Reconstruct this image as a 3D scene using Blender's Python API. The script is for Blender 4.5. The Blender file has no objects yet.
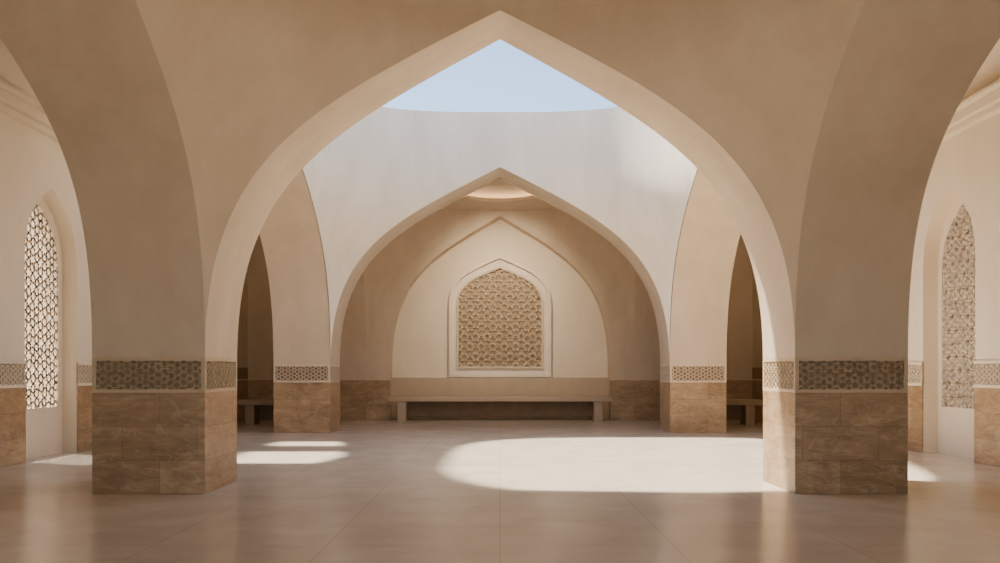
import bpy, math, random
from mathutils import Vector
random.seed(4)
F=926.0; EYE=1.5
D1=11.385; D1B=12.775; D2=22.77; D2B=24.16; D3=28.9
H1=3.627; PW=1.39; H2=4.18; PO2=H2+PW
ZT=1.242; ZS=1.684; ZA1=5.95; ZA2=6.54; RIM=7.89
SW=7.88; SWO=8.45; ROOF=7.3

# ---------------- materials ----------------
def nmat(name):
    m=bpy.data.materials.new(name); m.use_nodes=True
    nt=m.node_tree; b=nt.nodes['Principled BSDF']
    return m,nt,b
def plaster(name,c1,c2,scale=1.2,rough=.85,bump=.12,stretch=(1,1,.5)):
    m,nt,b=nmat(name); N=nt.nodes; L=nt.links
    tc=N.new('ShaderNodeTexCoord'); mp=N.new('ShaderNodeMapping'); mp.inputs['Scale'].default_value=stretch
    L.new(tc.outputs['Object'],mp.inputs['Vector'])
    n=N.new('ShaderNodeTexNoise'); n.inputs['Scale'].default_value=scale; n.inputs['Detail'].default_value=9; n.inputs['Roughness'].default_value=.65
    L.new(mp.outputs[0],n.inputs['Vector'])
    r=N.new('ShaderNodeValToRGB'); r.color_ramp.elements[0].position=.3; r.color_ramp.elements[1].position=.72
    r.color_ramp.elements[0].color=(*c1,1); r.color_ramp.elements[1].color=(*c2,1)
    L.new(n.outputs['Fac'],r.inputs[0]); L.new(r.outputs[0],b.inputs['Base Color'])
    n2=N.new('ShaderNodeTexNoise'); n2.inputs['Scale'].default_value=22; n2.inputs['Detail'].default_value=8
    L.new(mp.outputs[0],n2.inputs['Vector'])
    bp=N.new('ShaderNodeBump'); bp.inputs['Strength'].default_value=bump; bp.inputs['Distance'].default_value=.02
    L.new(n2.outputs['Fac'],bp.inputs['Height']); L.new(bp.outputs[0],b.inputs['Normal'])
    b.inputs['Roughness'].default_value=rough
    b.inputs['Specular IOR Level'].default_value=.25
    return m
def bricks(name,c1,c2,cm,bw,rh,mort,rough,off=.5,noise_scale=3,streak=(1,1,3),bump=.3,nmix=.5,rvar=0.0,lo=(.55,.5,.45),vein=0,dist=.9,nrough=.7):
    m,nt,b=nmat(name); N=nt.nodes; L=nt.links
    uv=N.new('ShaderNodeUVMap'); uv.uv_map='UVMap'
    br=N.new('ShaderNodeTexBrick'); br.offset=off; br.inputs['Scale'].default_value=1
    br.inputs['Brick Width'].default_value=bw; br.inputs['Row Height'].default_value=rh
    br.inputs['Mortar Size'].default_value=mort; br.inputs['Mortar Smooth'].default_value=.2
    br.inputs['Color1'].default_value=(*c1,1); br.inputs['Color2'].default_value=(*c2,1); br.inputs['Mortar'].default_value=(*cm,1)
    L.new(uv.outputs[0],br.inputs['Vector'])
    tc=N.new('ShaderNodeTexCoord'); mp=N.new('ShaderNodeMapping'); mp.inputs['Scale'].default_value=streak
    L.new(tc.outputs['Object'],mp.inputs['Vector'])
    n=N.new('ShaderNodeTexNoise'); n.inputs['Scale'].default_value=noise_scale; n.inputs['Detail'].default_value=10; n.inputs['Roughness'].default_value=nrough; n.inputs['Distortion'].default_value=dist
    L.new(mp.outputs[0],n.inputs['Vector'])
    r=N.new('ShaderNodeValToRGB'); r.color_ramp.elements[0].position=.3; r.color_ramp.elements[1].position=.7
    r.color_ramp.elements[0].color=(*lo,1); r.color_ramp.elements[1].color=(1.15,1.12,1.08,1)
    L.new(n.outputs['Fac'],r.inputs[0])
    mx=N.new('ShaderNodeMix'); mx.data_type='RGBA'; mx.blend_type='MULTIPLY'; mx.inputs[0].default_value=nmix
    L.new(br.outputs['Color'],mx.inputs[6]); L.new(r.outputs[0],mx.inputs[7]); out=mx.outputs[2]
    if vein:
        n3=N.new('ShaderNodeTexNoise'); n3.inputs['Scale'].default_value=1.6; n3.inputs['Detail'].default_value=7; n3.inputs['Distortion'].default_value=1.4
        L.new(mp.outputs[0],n3.inputs['Vector'])
        r3=N.new('ShaderNodeValToRGB'); e=r3.color_ramp.elements
        e[0].position=.475; e[0].color=(0,0,0,1); e[1].position=.5; e[1].color=(1,1,1,1); x=e.new(.525); x.color=(0,0,0,1)
        L.new(n3.outputs['Fac'],r3.inputs[0])
        ml=N.new('ShaderNodeMath'); ml.operation='MULTIPLY'; ml.inputs[1].default_value=vein; L.new(r3.outputs[0],ml.inputs[0])
        m2=N.new('ShaderNodeMix'); m2.data_type='RGBA'; m2.inputs[7].default_value=(.74,.60,.43,1)
        L.new(ml.outputs[0],m2.inputs[0]); L.new(out,m2.inputs[6]); out=m2.outputs[2]
    L.new(out,b.inputs['Base Color'])
    bp=N.new('ShaderNodeBump'); bp.inputs['Strength'].default_value=bump; bp.inputs['Distance'].default_value=.004; bp.invert=True
    L.new(br.outputs['Fac'],bp.inputs['Height']); L.new(bp.outputs[0],b.inputs['Normal'])
    mr=N.new('ShaderNodeMapRange'); mr.inputs['To Min'].default_value=rough-rvar; mr.inputs['To Max'].default_value=rough+rvar
    L.new(n.outputs['Fac'],mr.inputs['Value']); L.new(mr.outputs[0],b.inputs['Roughness'])
    return m
M_pl=plaster('beige_plaster',(.60,.475,.34),(.71,.58,.435),scale=1.6)
M_side=plaster('cream_plaster',(.77,.645,.49),(.85,.735,.58))
M_wh=plaster('white_limewash',(.77,.66,.53),(.93,.82,.675),scale=1.3,stretch=(1,1,.3))
M_tile=bricks('travertine_blocks',(.42,.275,.15),(.56,.385,.225),(.29,.19,.105),.93,.414,.004,.34,noise_scale=2.0,nmix=.9,lo=(.52,.46,.40),vein=.28,bump=.2)
M_floor=bricks('polished_stone_floor',(.62,.54,.435),(.66,.575,.47),(.48,.405,.315),1.5,1.0,.005,.22,off=.0,noise_scale=1.3,streak=(1,1,1),bump=.04,nmix=.24,rvar=.05,dist=.5,nrough=.62,vein=.14)
M_lat=plaster('carved_stone_lattice',(.68,.54,.38),(.76,.62,.45),scale=4)
M_band=plaster('carved_bronze_stone',(.58,.435,.28),(.66,.51,.34),scale=4)
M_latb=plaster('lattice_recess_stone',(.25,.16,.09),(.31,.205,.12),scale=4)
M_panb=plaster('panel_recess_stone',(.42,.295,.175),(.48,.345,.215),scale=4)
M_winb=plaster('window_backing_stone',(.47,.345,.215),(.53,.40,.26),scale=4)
M_bench=plaster('bench_limestone',(.50,.38,.255),(.57,.44,.305),scale=3,rough=.5)
M_bshade=plaster('bench_under_shade',(.20,.13,.08),(.27,.18,.11),scale=3,rough=.5)  # dark colour standing in for the shade under the bench seats
M_bmid=plaster('bench_brown_stone',(.34,.24,.155),(.41,.30,.20),scale=3,rough=.5)
M_sand=plaster('sand_ground',(.68,.55,.41),(.76,.63,.48),scale=.5)
def emis(name,c,s):
    m,nt,b=nmat(name); b.inputs['Emission Color'].default_value=(*c,1); b.inputs['Emission Strength'].default_value=s; b.inputs['Base Color'].default_value=(*c,1); return m
M_cove=emis('warm_cove_light',(1,.80,.55),4)

# ---------------- mesh helpers ----------------
def mk(name,vs,fs,mat,parent=None,smooth=None,bevel=0):
    me=bpy.data.meshes.new(name); me.from_pydata([tuple(v) for v in vs],[],fs); me.update()
    uvl=me.uv_layers.new(name='UVMap')
    for p in me.polygons:
        n=p.normal; a=max(range(3),key=lambda i:abs(n[i]))
        for li in p.loop_indices:
            co=me.vertices[me.loops[li].vertex_index].co
            uvl.data[li].uv=((co.y,co.z) if a==0 else (co.x,co.z) if a==1 else (co.x,co.y))
    if smooth=='all':
        for p in me.polygons: p.use_smooth=True
    elif smooth:
        for i in smooth: me.polygons[i].use_smooth=True
    me.materials.append(mat)
    o=bpy.data.objects.new(name,me); bpy.context.collection.objects.link(o)
    if parent: o.parent=parent
    if bevel:
        b=o.modifiers.new('bevel','BEVEL'); b.width=bevel; b.segments=2; b.limit_method='ANGLE'
    return o
def boxvf(x0,x1,y0,y1,z0,z1):
    v=[(x0,y0,z0),(x1,y0,z0),(x1,y1,z0),(x0,y1,z0),(x0,y0,z1),(x1,y0,z1),(x1,y1,z1),(x0,y1,z1)]
    f=[(0,3,2,1),(4,5,6,7),(0,1,5,4),(1,2,6,5),(2,3,7,6),(3,0,4,7)]
    return v,f
def box(name,x0,x1,y0,y1,z0,z1,mat,parent=None,bevel=0):
    if x0>x1:x0,x1=x1,x0
    v,f=boxvf(x0,x1,y0,y1,z0,z1); return mk(name,v,f,mat,parent,bevel=bevel)
def boxes(name,lst,mat,parent=None,bevel=0):
    V=[];Fc=[]
    for b in lst:
        b=list(b)
        if b[0]>b[1]: b[0],b[1]=b[1],b[0]
        v,f=boxvf(*b); k=len(V); V+=v; Fc+=[tuple(i+k for i in q) for q in f]
    return mk(name,V,Fc,mat,parent,bevel=bevel)
def empty(name):
    e=bpy.data.objects.new(name,None); bpy.context.collection.objects.link(e); return e
P1=(0,.58); P2=(.35,.72)
def prof(t,P1=P1,P2=P2):
    a=3*(1-t)**2*t; b=3*(1-t)*t*t; c=t**3
    return (a*P1[0]+b*P2[0]+c, a*P1[1]+b*P2[1]+c)
NS=40
def half_curve(n=NS): return [prof(i/n) for i in range(n+1)]
def curve(half,zs,za,n=NS):
    h=half_curve(n)
    L=[(-half*(1-u),zs+(za-zs)*w) for u,w in h]
    return L+[(-u,z) for u,z in reversed(L[:-1])]
def arch_z(u,half,zs,za):
    o=1-abs(u)/half
    lo,hi=0,1
    for _ in range(24):
        m=(lo+hi)/2
        if prof(m)[0]<o: lo=m
        else: hi=m
    return zs+(za-zs)*prof(lo)[1]
def mapper(axis,c,sgn=1):
    if axis=='x': return lambda u,w,z:(c+u,w,z)
    return lambda u,w,z:(w,c+u,z)
def arch_wall(name,axis,c,half,zs,za,w0,w1,ztop,mat,lift=0,pads=(0,0),jamb=False,parent=None,front=True):
    P=mapper(axis,c); cv=curve(half,zs,za); n=len(cv)
    V=[];Fc=[];S=[]
    def lz(u): return lift*(1-abs(u)/half)
    for w,bk in ((w0,0),(w1,1)):
        k=len(V)
        for u,z in cv: V.append(P(u,w,z+(lz(u) if bk else 0)))
        for u,z in cv: V.append(P(u,w,ztop))
        for i in range(n-1): Fc.append((k+i,k+i+1,k+n+i+1,k+n+i))
        for sd,pd in ((-1,pads[0]),(1,pads[1])):
            if pd:
                kk=len(V); V+= [P(sd*half,w,0),P(sd*(half+pd),w,0),P(sd*(half+pd),w,ztop),P(sd*half,w,ztop)]
                Fc.append((kk,kk+1,kk+2,kk+3))
    cs=list(cv)
    if jamb: cs=[(-half,0)]+cs+[(half,0)]
    k=len(V); m=len(cs)
    for u,z in cs: V.append(P(u,w0,z))
    for u,z in cs: V.append(P(u,w1,z+lz(u)))
    for i in range(m-1):
        S.append(len(Fc)); Fc.append((k+i,k+m+i,k+m+i+1,k+i+1))
    u0=-half-pads[0];u1=half+pads[1]
    k=len(V); V+=[P(u0,w0,ztop),P(u1,w0,ztop),P(u1,w1,ztop),P(u0,w1,ztop)]; Fc.append((k,k+1,k+2,k+3))
    return mk(name,V,Fc,mat,parent,smooth=S)
def sdir(t,k,n):
    du=t+(1-t)*k; dv=1+(t-1)*k
    r=((1+t**n)/(du**n+dv**n))**(1/n)
    return du*r,dv*r
def pendentive(name,cx,cy,hx,hy,n,zs,za,quads,mat,K=28):
    V=[];Fc=[]
    h=half_curve()
    for sx,sy in quads:
        k0=len(V)
        for u,w in h:
            t=1-u
            for k in range(K+1):
                a,b=sdir(t,k/K,n); V.append((cx+sx*hx*a,cy+sy*hy*b,zs+(za-zs)*w))
        for i in range(len(h)-1):
            for k in range(K):
                q=(k0+i*(K+1)+k,k0+i*(K+1)+k+1,k0+(i+1)*(K+1)+k+1,k0+(i+1)*(K+1)+k)
                Fc.append(q if sx*sy>0 else q[::-1])
    return mk(name,V,Fc,mat,smooth='all')
def ring_pts(cx,cy,hx,hy,n,K=28):
    pts=[]
    q=[sdir(0,k/K,n) for k in range(K+1)]
    for (sx,sy,rev) in ((1,1,0),(1,-1,1),(-1,-1,0),(-1,1,1)):
        s=q[::-1] if rev else q
        for a,b in s[:-1]: pts.append((cx+sx*hx*a,cy+sy*hy*b))
    return pts
def loft(name,rings,mat,cap=False,smooth='all',parent=None):
    V=[];Fc=[];m=len(rings[0])
    for r in rings: V+=r
    for i in range(len(rings)-1):
        for k in range(m):
            k2=(k+1)%m; Fc.append((i*m+k,i*m+k2,(i+1)*m+k2,(i+1)*m+k))
    if cap: Fc.append(tuple((len(rings)-1)*m+k for k in range(m)))
    return mk(name,V,Fc,mat,parent,smooth=smooth)
# ------------ lattice -------------
def clipseg(a,b,ins):
    ia,ib=ins(*a),ins(*b)
    if ia and ib: return a,b
    if not ia and not ib: return None
    if ib: a,b=b,a
    lo,hi=0,1
    for _ in range(10):
        m=(lo+hi)/2
        if ins(a[0]+(b[0]-a[0])*m,a[1]+(b[1]-a[1])*m): lo=m
        else: hi=m
    if lo<.05: return None
    return a,(a[0]+(b[0]-a[0])*lo,a[1]+(b[1]-a[1])*lo)
def star_segments(u0,u1,z0,z1,R,f,jit,ins,edges=False):
    segs=[];cache={};edone=set()
    def jc(x,y):
        key=(round(x/R*4),round(y/R*4))
        if key not in cache: cache[key]=(x+random.uniform(-jit,jit)*R,y+random.uniform(-jit,jit)*R)
        return cache[key],key
    s3=math.sqrt(3)
    nj=int((z1-z0)/(1.5*R))+3; ni=int((u1-u0)/(s3*R))+3
    for j in range(-1,nj):
        for i in range(-1,ni):
            cx=u0+s3*R*(i+.5*(j%2)); cy=z0+1.5*R*j
            C=[];Kk=[]
            for k in range(6):
                a=math.radians(60*k+30); p,key=jc(cx+R*math.cos(a),cy+R*math.sin(a)); C.append(p);Kk.append(key)
            c=(sum(p[0] for p in C)/6,sum(p[1] for p in C)/6)
            for k in range(6):
                p,q,r=C[k],C[(k+1)%6],C[(k+2)%6]
                m1=((p[0]+q[0])/2,(p[1]+q[1])/2); m2=((q[0]+r[0])/2,(q[1]+r[1])/2)
                X=(c[0]+(q[0]-c[0])*f,c[1]+(q[1]-c[1])*f)
                for s in ((m1,X),(X,m2)):
                    s=clipseg(s[0],s[1],ins)
                    if s: segs.append(s)
                if edges:
                    e=tuple(sorted((Kk[k],Kk[(k+1)%6])))
                    if e not in edone:
                        edone.add(e); s=clipseg(p,q,ins)
                        if s: segs.append(s)
    return segs
def bars(name,segs,P,w0,w1,wd,mat,parent=None):
    V=[];Fc=[]
    for a,b in segs:
        dx,dz=b[0]-a[0],b[1]-a[1]; l=math.hypot(dx,dz)
        if l<1e-4: continue
        dx/=l;dz/=l; nx,nz=-dz*wd/2,dx*wd/2; ex,ez=dx*wd*.3,dz*wd*.3
        q=[(a[0]-ex+nx,a[1]-ez+nz),(a[0]-ex-nx,a[1]-ez-nz),(b[0]+ex-nx,b[1]+ez-nz),(b[0]+ex+nx,b[1]+ez+nz)]
        k=len(V)
        for u,z in q: V.append(P(u,w0,z))
        for u,z in q: V.append(P(u,w1,z))
        Fc+=[(k,k+1,k+2,k+3),(k+7,k+6,k+5,k+4),(k,k+4,k+5,k+1),(k+1,k+5,k+6,k+2),(k+2,k+6,k+7,k+3),(k+3,k+7,k+4,k)]
    return mk(name,V,Fc,mat,parent)
def outline(half,z0,zs,za): return [(-half,z0)]+curve(half,zs,za,20)+[(half,z0)]
def frame(name,outer,inner,P,w0,w1,mat,parent=None):
    n=len(outer);V=[];Fc=[]
    for loop in (outer,inner):
        for w in (w0,w1):
            V+=[P(u,w,z) for u,z in loop]
    for i in range(n):
        j=(i+1)%n
        o0,o1,i0,i1=0,n,2*n,3*n
        Fc+=[(o0+i,o0+j,i0+j,i0+i),(o1+j,o1+i,i1+i,i1+j),(o0+i,o1+i,o1+j,o0+j),(i0+j,i1+j,i1+i,i0+i)]
    return mk(name,V,Fc,mat,parent)
def plate(name,ol,P,w,mat,parent=None):
    n=len(ol); V=[P(u,w,z) for u,z in ol]
    Fc=[]
    h=n//2
    for i in range(h):
        a,b,c,d=i,i+1,n-2-i,n-1-i
        if b==c: Fc.append((a,b,d))
        else: Fc.append((a,b,c,d))
    return mk(name,V,Fc,mat,parent)

# ---------------- pillars ----------------
def band_lattice(parent,idx,axis,c,half,w,out,mat):
    P=mapper(axis,c)
    z0,z1=ZT+.045,ZS-.045
    hh=half-.052
    ins=lambda u,z:abs(u)<hh and z0<z<z1
    segs=star_segments(-hh,hh,z0,z1,.088,.36,.16,ins,edges=False)
    bars('band_pattern_%d'%idx,segs,P,w+out*.001,w+out*.018,.022,mat,parent)
    a,b=sorted((w+out*.0005,w+out*.0225))
    for nm,za,zb in (('lower',ZT+.001,z0),('upper',z1,ZS-.001)):
        if axis=='x': box('band_fillet_%s_%d'%(nm,idx),c-half+.051,c+half-.051,a,b,za,zb,mat,parent)
        else: box('band_fillet_%s_%d'%(nm,idx),a,b,c-half+.051,c+half-.051,za,zb,mat,parent)
def pillar(x0,x1,y0,y1,top,mat=None):
    mat=mat or M_band
    if x0>x1:x0,x1=x1,x0
    e=empty('stone_pillar')
    box('tile_base',x0,x1,y0,y1,0,ZT,M_tile,e,bevel=.006)
    r=.024
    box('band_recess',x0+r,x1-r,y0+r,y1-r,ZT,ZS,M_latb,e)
    boxes('band_corners',[(a,a+.05,b,b+.05,ZT+.001,ZS-.001) for a in (x0,x1-.05) for b in (y0,y1-.05)],mat,e)
    cx,cy=(x0+x1)/2,(y0+y1)/2; hx,hy=(x1-x0)/2,(y1-y0)/2
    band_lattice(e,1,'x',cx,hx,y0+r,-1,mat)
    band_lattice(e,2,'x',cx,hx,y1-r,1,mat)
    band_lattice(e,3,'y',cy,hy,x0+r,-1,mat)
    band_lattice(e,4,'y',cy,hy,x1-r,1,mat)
    box('shaft',x0,x1,y0,y1,ZS,top,M_pl,e)
    return e
for s in (-1,1):
    pillar(s*H1,s*(H1+PW),D1,D1B,ROOF)
    pillar(s*H2,s*PO2,D2,D2B,ROOF,M_lat)
    pillar(s*H1,s*(H1+PW),2.74,4.13,ROOF)
    box('pillar_buttress',s*(H1+PW+.002),s*PO2,D1B-.02,D1B+.1,0,2.6,M_pl)
# ---------------- arches ----------------
RT=RIM-.03
arch_wall('pointed_arch','x',0,H1,ZS,ZA1,D1,D1B,RT,M_pl,lift=.14)
arch_wall('pointed_arch','x',0,H1,ZS,ZA1,2.74,4.13,ROOF,M_pl)
arch_wall('pointed_arch','x',0,H2,ZS,ZA2,D2,D2B,RT,M_pl,lift=.03)
hy1=(D1-4.13)/2; cy1=(D1+4.13)/2
hyc=(D2-D1B)/2; cyc=(D2+D1B)/2
hy3=(D3-D2B)/2; cy3=(D3+D2B)/2
for s in (-1,1):
    arch_wall('pointed_arch','y',cy1,hy1,ZS,ZA1,s*H1,s*(H1+PW),ROOF,M_pl,lift=-.5)
    arch_wall('pointed_arch','y',cyc,hyc,ZS,ZA2,s*H2,s*PO2,RT,M_pl)
    arch_wall('pointed_arch','y',cy3,hy3,ZS,ZA2,s*H2,s*PO2,ROOF,M_pl)
    nm='left' if s<0 else 'right'
    box('wall_back_bay_'+nm,s*5.0,s*5.2,D2B,D3,0,ROOF,M_pl)
    box('trim_dado_back_bay_'+nm,s*4.98,s*5.005,D2B,D3,0,ZT,M_tile)
Q=((1,1),(1,-1),(-1,1),(-1,-1))
NC=3.4; HXd=H2-.02; HYd=hyc-.02
pendentive('ceiling_vault_front',0,cy1,H1,hy1,2.0,ZS,ZA1,Q,M_pl)
pendentive('ceiling_vault_courtyard',0,cyc,HXd,HYd,NC,ZS,ZA2,Q,M_wh)
pendentive('ceiling_vault_back',0,cy3,H2,hy3,2.2,ZS,ZA2,Q,M_pl)
rings=[]
for i in range(10):
    a=i/9*math.pi/2*.97
    rings.append([(x,y,ZA1+1.2*math.sin(a)) for x,y in ring_pts(0,cy1,H1*math.cos(a),hy1*math.cos(a),2.0)])
loft('ceiling_dome',rings,M_pl,cap=True)
rp=ring_pts(0,cyc,HXd,HYd,NC)
rings=[[(x,y,ZA2+(RIM-ZA2)*i/6) for x,y in rp] for i in range(7)]
drum=loft('wall_skylight_drum',rings,M_wh)
outer=[]
for x,y in rp:
    u,v=x/HXd,(y-cyc)/HYd; m=max(abs(u),abs(v)); outer.append((u/m*(PO2+.05),cyc+v/m*(hyc+PW)))
loft('coping',[[(x,y,RIM) for x,y in rp],[(x,y,RIM) for x,y in outer],[(x,y,RIM-1.0) for x,y in outer]],M_wh,smooth=None,parent=drum)
ring0=ring_pts(0,cy3,H2,hy3,2.2)
rc=ring_pts(0,cy3,1.0,1.0,2)
def rr(f,z): return [(x*f,cy3+(y-cy3)*f,ZA2+z) for x,y in rc]
mid=[((a[0]+b[0])/2,(a[1]+b[1])/2) for a,b in zip(ring0,rc)]
rings=[[(x,y,ZA2) for x,y in ring0],[(x,y,ZA2+.05) for x,y in mid],rr(1.2,.06),rr(1.2,.16),rr(1.23,.16),rr(1.23,.08),rr(1.42,.08),rr(1.42,.22),rr(1.2,.34),rr(.8,.44),rr(.4,.49),rr(.1,.5)]
loft('ceiling_back_bay',rings,M_pl,cap=True,smooth=None)
def tube(name,pts,r,mat,closed=False):
    cu=bpy.data.curves.new(name,'CURVE'); cu.dimensions='3D'; cu.bevel_depth=r
    sp=cu.splines.new('POLY'); sp.points.add(len(pts)-1)
    for p,q in zip(sp.points,pts): p.co=(*q,1)
    sp.use_cyclic_u=closed; cu.materials.append(mat)
    o=bpy.data.objects.new(name,cu); bpy.context.collection.objects.link(o); return o
tube('cove_light',rr(1.32,.12),.026,M_cove,True)

# ---------------- shell ----------------
FY=-3.5  # hall carried on behind the camera, added to reduce rear light
box('floor',-SWO,SWO,FY-.6,D3+1.2,-.08,0,M_floor)
box('ground_plaza',-90,90,-80,110,-.3,-.1,M_sand)
box('wall_backdrop',-13.4,-13,2,34,-.1,6.6,M_side)  # added outside wall, tones down the brightness behind the left lattice
box('ceiling_roof_front',-SWO,SWO,FY-.6,D1B-.3,ROOF,ROOF+.2,M_pl)
arch_wall('wall_light_block','x',0,7.6,ZS,7.2,FY-.5,FY,ROOF,M_pl,pads=(SWO-7.6,SWO-7.6),jamb=True)  # unseen wall behind the camera, added to limit light from the rear
box('ceiling_roof_back',-SWO,SWO,D2B-.05,D3+1.2,ROOF,ROOF+.2,M_pl)
yA,yB=D1B-.3,D2B-.05
box('ceiling_aisle_right',PO2,SWO,yA,yB,ROOF,ROOF+.2,M_pl)
slots=[(16.6,18.9),(20.2,21.4)]  # unseen roof openings, added to throw sun stripes on the floor
solid=[(yA,16.6),(18.9,20.2),(21.4,yB)]
boxes('ceiling_aisle_left',[(-SWO,-PO2,a,b,ROOF,ROOF+.15) for a,b in solid]+[(-SWO,-7.85,a,b,ROOF,ROOF+.15) for a,b in slots],M_pl)
WC=16.3; WH=.945
WY0=FY
for s,nm in ((-1,'left'),(1,'right')):
    arch_wall('wall_'+nm,'y',WC,WH,3.35,4.75,s*SW,s*SWO,ROOF,M_side,pads=(WC-WH-WY0,D3+1.2-WC-WH),jamb=True)
    segsY=[(WY0,WC-WH),(WC+WH,D3)]
    boxes('trim_dado_'+nm,[(s*(SW-.02),s*(SW+.01),a,b,0,ZT) for a,b in segsY],M_tile,bevel=.004)
    e=empty('trim_band_'+nm)
    for i,(a,b) in enumerate(segsY):
        P=mapper('y',0)
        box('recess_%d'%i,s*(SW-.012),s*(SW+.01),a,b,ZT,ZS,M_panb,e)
        a2=max(a,12.5); b2=min(b,20)
        ins=lambda u,z:a2+.02<u<b2-.02 and ZT+.05<z<ZS-.05
        bars('pattern_%d'%i,star_segments(a2,b2,ZT+.05,ZS-.05,.088,.36,.16,ins),P,s*(SW-.012),s*(SW-.028),.021,M_side,e)
        boxes('fillet_%d'%i,[(s*(SW-.032),s*(SW),a,b,ZT,ZT+.05),(s*(SW-.032),s*(SW),a,b,ZS-.05,ZS)],M_side,e)
    boxes('trim_cornice_'+nm,[(s*(SW-.12),s*(SW+.02),WY0,D3,5.60,5.70),(s*(SW-.22),s*(SW+.02),WY0,D3,5.70,5.86),(s*(SW-.34),s*(SW+.02),WY0,D3,5.86,5.93)],M_side,bevel=.015)
    V=[];Fc=[]
    N=14
    parts=((WY0,16.6,0),(16.6,18.9,1),(18.9,20.2,0),(20.2,21.4,1),(21.4,D3,0)) if s<0 else ((WY0,D3,0),)
    for (ya,yb,op) in parts:
        k=len(V)
        xs=[]
        for i in range(N+1):
            a=math.pi/2*i/N
            xs.append((SW-1.0*(1-math.cos(a)),5.93+.9*math.sin(a)))
        if op: xs=xs[:5]
        else: xs.append((PO2-.02,6.83))
        for x,z in xs: V+= [(s*x,ya,z),(s*x,yb,z)]
        for i in range(len(xs)-1): Fc.append((k+2*i,k+2*i+1,k+2*i+3,k+2*i+2))
    mk('ceiling_cove_'+nm,V,Fc,M_side)
    w=empty('window_1' if s<0 else 'window_2')
    P=mapper('y',WC)
    X0,X1=s*(SW+.27),s*(SW+.37)
    oo=outline(WH,0,3.35,4.75); ii=outline(WH-.13,.82,3.25,4.56)
    frame('surround',oo,ii,P,X0,X1,M_side,w)
    hf=WH-.13
    ins=lambda u,z:abs(u)<hf-.001 and z>.82 and z<(3.25 if abs(u)>=hf*.999 else arch_z(u,hf,3.25,4.56))
    segs=star_segments(-hf,hf,.82,4.6,.16,.5,.24,ins,edges=False)
    bars('lattice_screen',segs,P,s*(SW+.28),s*(SW+(.295 if s<0 else .33)),.046,M_side,w)
    frame('lattice_frame',outline(hf,.82,3.25,4.56),outline(hf-.045,.865,3.24,4.50),P,s*(SW+.262),s*(SW+.34),M_side,w)
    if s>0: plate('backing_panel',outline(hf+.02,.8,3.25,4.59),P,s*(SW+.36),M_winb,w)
# back wall with niche
NH=3.43; NA=6.38
arch_wall('wall_back','x',0,NH,ZS,NA,D3,D3+.6,ROOF,M_pl,pads=(SWO-NH,SWO-NH),jamb=True)
box('wall_back_niche',-NH-.1,NH+.1,D3+.6,D3+.8,0,ROOF,M_side)
boxes('trim_dado_back',[(-SW,-NH,D3-.02,D3+.01,0,ZT),(NH,SW,D3-.02,D3+.01,0,ZT)],M_tile,bevel=.004)
boxes('trim_dado_niche',[(-NH,NH,D3+.3,D3+.6,0,ZT+.08)],M_bench,bevel=.01)
# carved panel
pn=empty('carved_lattice_panel')
Pp=mapper('x',0); sc=29.45/F
pz=lambda y:EYE+(372-y)*sc
o1=outline(51*sc,pz(377),pz(306),pz(255.5)); o2=outline(48.5*sc,pz(374.5),pz(306),pz(258.5))
o3=outline(43.5*sc,pz(368.5),pz(307),pz(266)); o4=outline(41.5*sc,pz(366.5),pz(307),pz(268.5))
YB=D3+.6
frame('outer_frame',o1,o2,Pp,YB-.16,YB,M_wh,pn)
frame('flat_margin',o2,o3,Pp,YB-.05,YB,M_wh,pn)
frame('inner_frame',o3,o4,Pp,YB-.11,YB,M_lat,pn)
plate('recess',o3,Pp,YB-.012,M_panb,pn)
hf=41.5*sc
ins=lambda u,z:abs(u)<hf*.998 and z>pz(366.5) and z<arch_z(u,hf,pz(307),pz(268.5))
bars('lattice',star_segments(-hf,hf,pz(366.5),pz(268),.21,.34,.0,ins,edges=False),Pp,YB-.07,YB-.012,.045,M_lat,pn)
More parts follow.
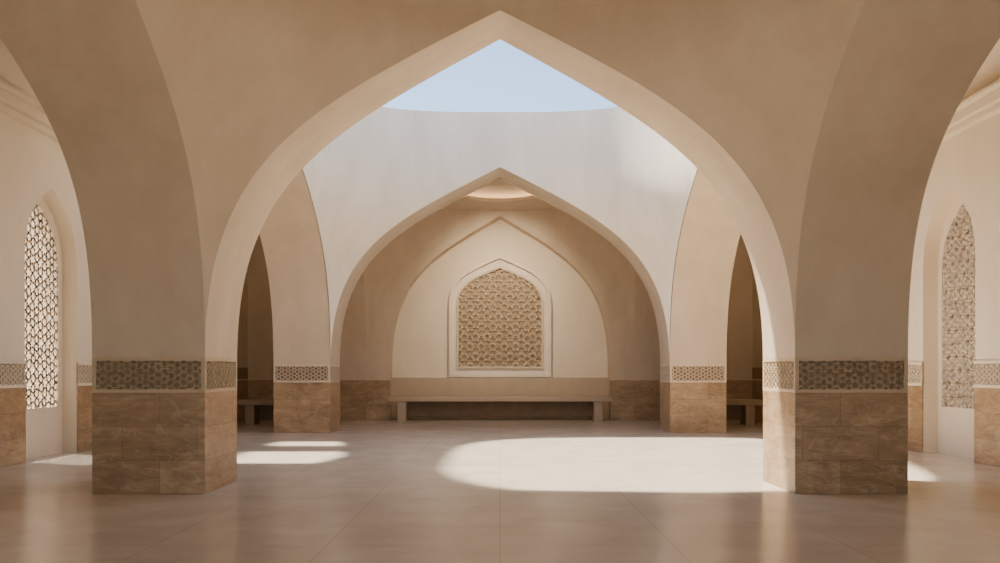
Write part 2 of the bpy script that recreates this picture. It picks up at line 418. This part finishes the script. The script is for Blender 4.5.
# ---------------- benches ----------------
def bench(x0,x1,y0,y1,zt,th,legs,mat):
    e=empty('stone_bench')
    box('seat',x0,x1,y0,y1,zt-th,zt,mat,e,bevel=.015)
    for i,lx in enumerate(legs):
        box('leg_%d'%(i+1),lx-.13,lx+.13,y0+.06,y1-.03,0,zt-th,mat,e,bevel=.01)
    box('under_seat_shade',legs[0],legs[-1],y1-.16,y1-.06,0.12,zt-th,M_bshade,e)  # dark board paints the shadow beneath the seat
bench(-3.38,3.38,28.15,28.85,.74,.14,(-3.0,3.0),M_bench)
bench(5.75,7.75,26.2,26.9,.72,.16,(6.0,7.1),M_bmid)
bench(-7.75,-5.75,26.2,26.9,.72,.16,(-7.1,-6.0),M_bmid)

# ---------------- light ----------------
sd=Vector((.42,-.20,-1)).normalized()
l=bpy.data.lights.new('sun','SUN'); l.energy=8.5; l.angle=.05; l.color=(1,.92,.79)
o=bpy.data.objects.new('sun',l); bpy.context.collection.objects.link(o); o.rotation_euler=sd.to_track_quat('-Z','Y').to_euler(); o.location=(-10,20,30)
for s in (-1,1):
    l=bpy.data.lights.new('aisle_fill','POINT'); l.energy=10; l.color=(1,.80,.56); l.shadow_soft_size=.12  # added fill lights, no visible source, to brighten the dark aisle ends
    o=bpy.data.objects.new('aisle_fill',l); bpy.context.collection.objects.link(o); o.location=(s*6.5,25.6,6.3)
l=bpy.data.lights.new('niche_fill_spot','SPOT'); l.energy=380; l.color=(1,.84,.63); l.spot_size=math.radians(85); l.spot_blend=.9; l.shadow_soft_size=.06  # added spot without a visible fitting, gives the niche panel relief
o=bpy.data.objects.new('niche_fill_spot',l); bpy.context.collection.objects.link(o); o.location=(0,25.6,6.5)
o.rotation_euler=(Vector((0,29.5,3.3))-Vector(o.location)).to_track_quat('-Z','Y').to_euler()
w=bpy.data.worlds.new('sky'); bpy.context.scene.world=w; w.use_nodes=True
nt=w.node_tree; bg=nt.nodes['Background']
sk=nt.nodes.new('ShaderNodeTexSky'); sk.sky_type='NISHITA'; sk.sun_disc=False; sk.sun_elevation=math.radians(60); sk.sun_rotation=math.atan2(-.42,.20)
sk.dust_density=.6; sk.air_density=1.0
nt.links.new(sk.outputs[0],bg.inputs[0]); bg.inputs[1].default_value=.215
# ---------------- camera ----------------
c=bpy.data.cameras.new('camera'); c.lens=36*F/1000; c.sensor_width=36; c.shift_y=.0905; c.clip_end=500
o=bpy.data.objects.new('camera',c); bpy.context.collection.objects.link(o); o.location=(0,0,EYE); o.rotation_euler=(math.pi/2,0,0)
sc_=bpy.context.scene; sc_.camera=o
sc_.view_settings.view_transform='AgX'
try: sc_.view_settings.look='AgX - Base Contrast'
except Exception: pass
sc_.view_settings.exposure=1.1
